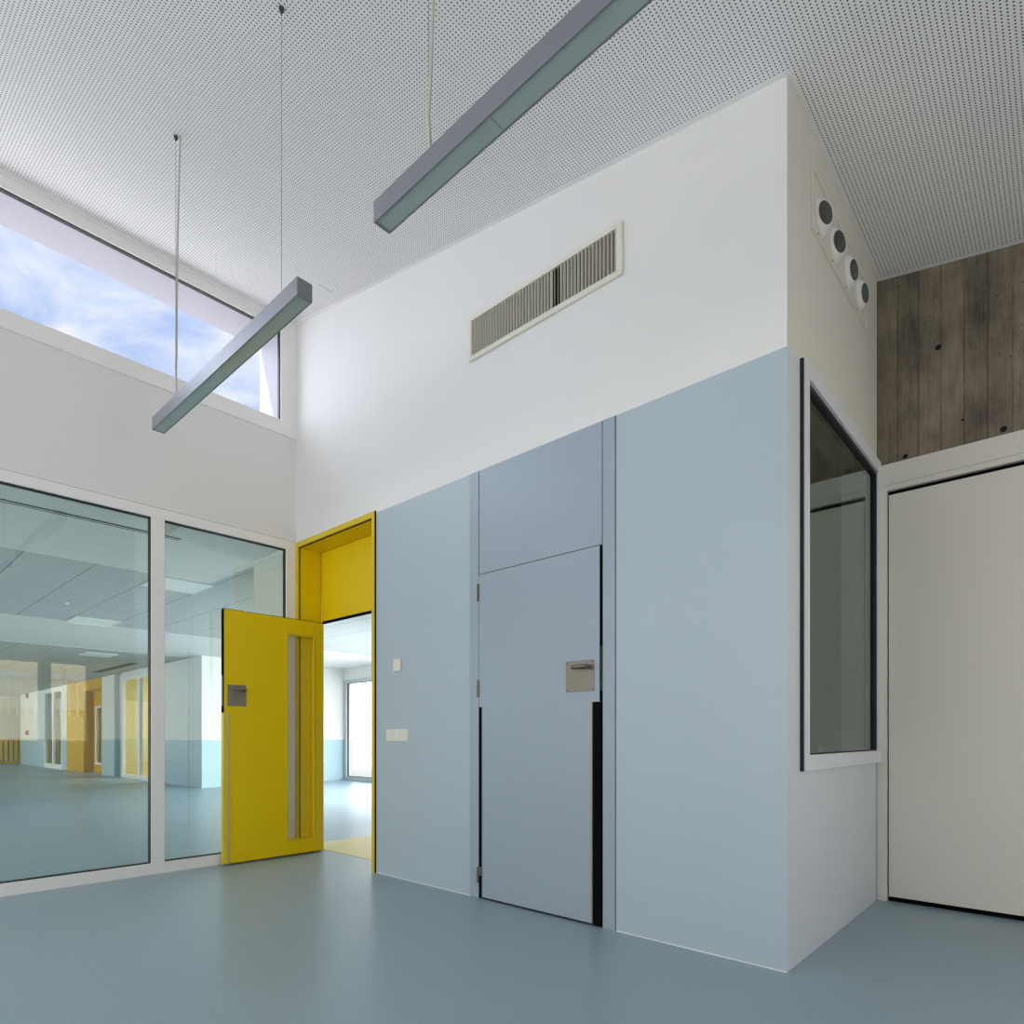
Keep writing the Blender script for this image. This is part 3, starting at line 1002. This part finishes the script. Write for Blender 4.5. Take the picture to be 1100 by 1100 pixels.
# ------------------------------------------------------------------ pendant lamps
def pendant(x0, x1, label, wires, sag):
    y0, y1, z0, z1 = 1.342, 1.412, 2.918, 2.995
    yc = (y0 + y1) / 2
    t = thing('linear_pendant_lamp', ((x0 + x1) / 2, yc, z0), label, 'pendant lamp')
    mb = MB()
    w = .005
    mb.box(x0, x1, y0, y0 + w, z0, z1)
    mb.box(x0, x1, y1 - w, y1, z0, z1)
    mb.box(x0, x1, y0 + w, y1 - w, z1 - w, z1)
    mb.build('housing', 'lampbody', t)
    for a, b in ((x0 - .004, x0), (x1, x1 + .004)):
        MB().box(a, b, y0, y1, z0, z1, .0008).build('end_cap', 'lampbody', t)
    for a in (x0, x1 - .008):
        MB().box(a, a + .008, y0 + w, y1 - w, z0, z0 + .008).build('bezel', 'lampbody', t)
    L3 = (x1 - x0) / 3
    for k in range(3):
        MB().box(x0 + .008 + k * L3 * .997, x0 + .006 + (k + 1) * L3 * .997, y0 + w, y1 - w, z0 + .003, z0 + .007).build('diffuser', 'diffuser', t)
    for x, thick in wires:
        top = zc(x)
        MB().tube([(x, yc, z1 - .002), (x, yc, top - .001)], .0012, 8).build('suspension_wire', 'wire', t, True)
        an = MB().lathe([(0, 0), (.011, 0), (.011, -.012), (.006, -.020), (.003, -.03), (0, -.03)], (x, yc, top - .001), (0, 0, 1), 16).build('ceiling_anchor', 'screw', t, True)
        if thick:
            xc = x + .022
            pts = [(x + .012 , yc + .004, z1 - .002), (x + .004, yc + .003, z1 + .05), (x - .004, yc + .002, z1 + .16)]
            H = zc(xc) - z1
            for q in range(1, 10):
                f = q / 10
                pts.append((x - .004 + (.030) * f + sag * math.sin(f * 3.1) * .012, yc + .004 + .008 * f, z1 + .16 + (H - .22) * f))
            pts += [(xc + .006, yc + .012, z1 + H - .04), (xc + .004, yc + .012, z1 + H - .001)]
            MB().tube(pts, .0064, 10).build('power_cable', 'cable', t, True)
    return t
pendant(-4.155, -2.437, 'slim grey linear pendant lamp hanging in front of the clerestory window', ((-3.878, 1), (-2.635, 0)), -1)
pendant(-1.887, -.170, 'slim grey linear pendant lamp cut by the top of the picture', ((-1.625, 1), (-.45, 0)), .4)

# ------------------------------------------------------------------ things in the hall
def slot(x, y0, y1):
    o = MB().box(x - .035, x + .035, y0, y1, HALL - .004, HALL - .0005)
    t = thing('slot_diffuser', (x, (y0 + y1) / 2, HALL), 'long dark slot diffuser in the hall ceiling just behind the glazed screen', 'air diffuser')
    o.build('slot', 'slot', t)
    MB().box(x - .006, x + .006, y0, y1, HALL - .006, HALL - .001).build('blade', 'pale_panel', t)
slot(-5.735, -1.5, 2.07)
t = thing('slot_diffuser', (-17.6, YH - .5, HALL), 'short dark slot diffuser above the hall window with yellow room', 'air diffuser')
MB().box(-19, -16, YH - .58, YH - .42, HALL - .006, HALL - .0005).build('slot', 'slot', t)

def lpanel(x, y, label):
    t = thing('ceiling_light', (x + .3, y + .28, HALL - .012), label, 'ceiling light', 'square light panels in the hall ceiling')
    ring(MB(), 'y', 0, 1, 0, 1, 0, 1, 0, 0, 0, 0)
    mb = MB()
    mb.box(x, x + .6, y, y + .02, HALL - .012, HALL - .0005)
    mb.box(x, x + .6, y + .54, y + .56, HALL - .012, HALL - .0005)
    mb.box(x, x + .02, y + .02, y + .54, HALL - .012, HALL - .0005)
    mb.box(x + .58, x + .6, y + .02, y + .54, HALL - .012, HALL - .0005)
    mb.build('frame', 'frame', t)
    MB().box(x + .02, x + .58, y + .02, y + .54, HALL - .009, HALL - .0005).build('diffuser', 'pale_panel', t)
lpanel(-7.76, 2.39, 'white square ceiling light panel seen right of the screen mullion')
lpanel(-11.02, 2.39, 'white square ceiling light panel midway down the hall ceiling')
lpanel(-15.2, 3.52, 'small distant white ceiling light panel above the far yellow niche')
t = thing('smoke_detector', (-9.5, 2.08, HALL), 'small round detector on the hall ceiling tiles', 'detector')
MB().lathe([(0, -.012), (.02, -.012), (.028, -.006), (.03, 0)], (-9.5, 2.08, HALL - .0005), (0, 0, 1), 24).build('housing', 'frame', t, True)

for z, lab in ((2.66, 'upper small red alarm box on the far white pillar'), (1.24, 'lower small red call point on the far white pillar')):
    t = thing('alarm_box', (-29.85, YH, z), lab, 'alarm box')
    MB().box(-29.95, -29.75, YH - .06, YH, z - .09, z + .09, .01).build('housing', 'red', t)
    MB().box(-29.91, -29.79, YH - .07, YH - .06, z - .05, z + .05, .004).build('front', 'black', t)

# radiator at the far end
t = thing('radiator', (XE + .1, 4.6, 0), 'yellow ribbed radiator at the far end of the hall', 'radiator')
mb = MB()
for k in range(26):
    y = 2.0 + k * .165
    mb.box(XE + .03, XE + .14, y, y + .120, .12, .95, .01)
mb.build('ribs', mat('yellow_radiator', (224, 186, 70), .5), t)
mb = MB()
mb.box(XE + .02, XE + .16, 1.98, 6.3, .95, 1.0)
mb.box(XE + .02, XE + .16, 1.98, 6.3, .0, .10)
mb.build('rail', mat('yellow_rail', (218, 176, 40), .5), t)

# ------------------------------------------------------------------ outside the right-hand windows (mirrored in the glazed screen)
struct('ground_outside', MB().box(XR + .15, 16, -8, 14, -.15, -.02).box(-34, XR + .15, YF + .2, 16, -.15, -.02), 'ext_ground')
FX = XR + 3.0
t = thing('courtyard_fence', (FX, 3.2, -.02), 'white barred courtyard fence on a beige wall mirrored in the glazed screen', 'fence')
MB().box(FX, FX + .2, -2, 9, -.02, 1.52).build('base_wall', 'beige', t)
mb = MB()
for k in range(70):
    y = -1.5 + k * .15
    mb.box(FX + .08, FX + .12, y, y + .04, 1.52, 2.32)
mb.build('bars', 'fence_white', t)
MB().box(FX + .06, FX + .14, -2, 9, 2.32, 2.42).build('rail', 'fence_white', t)
t = thing('courtyard_building', (FX + 4, 3, -.02), 'ochre courtyard building behind the white fence', 'building')
MB().box(FX + 4, FX + 8, -6, 14, -.02, 3.6).build('wall', 'beige', t)
MB().box(FX + 3.97, FX + 4, -6, 14, -.02, 1.8).build('base_band', 'ochre', t)
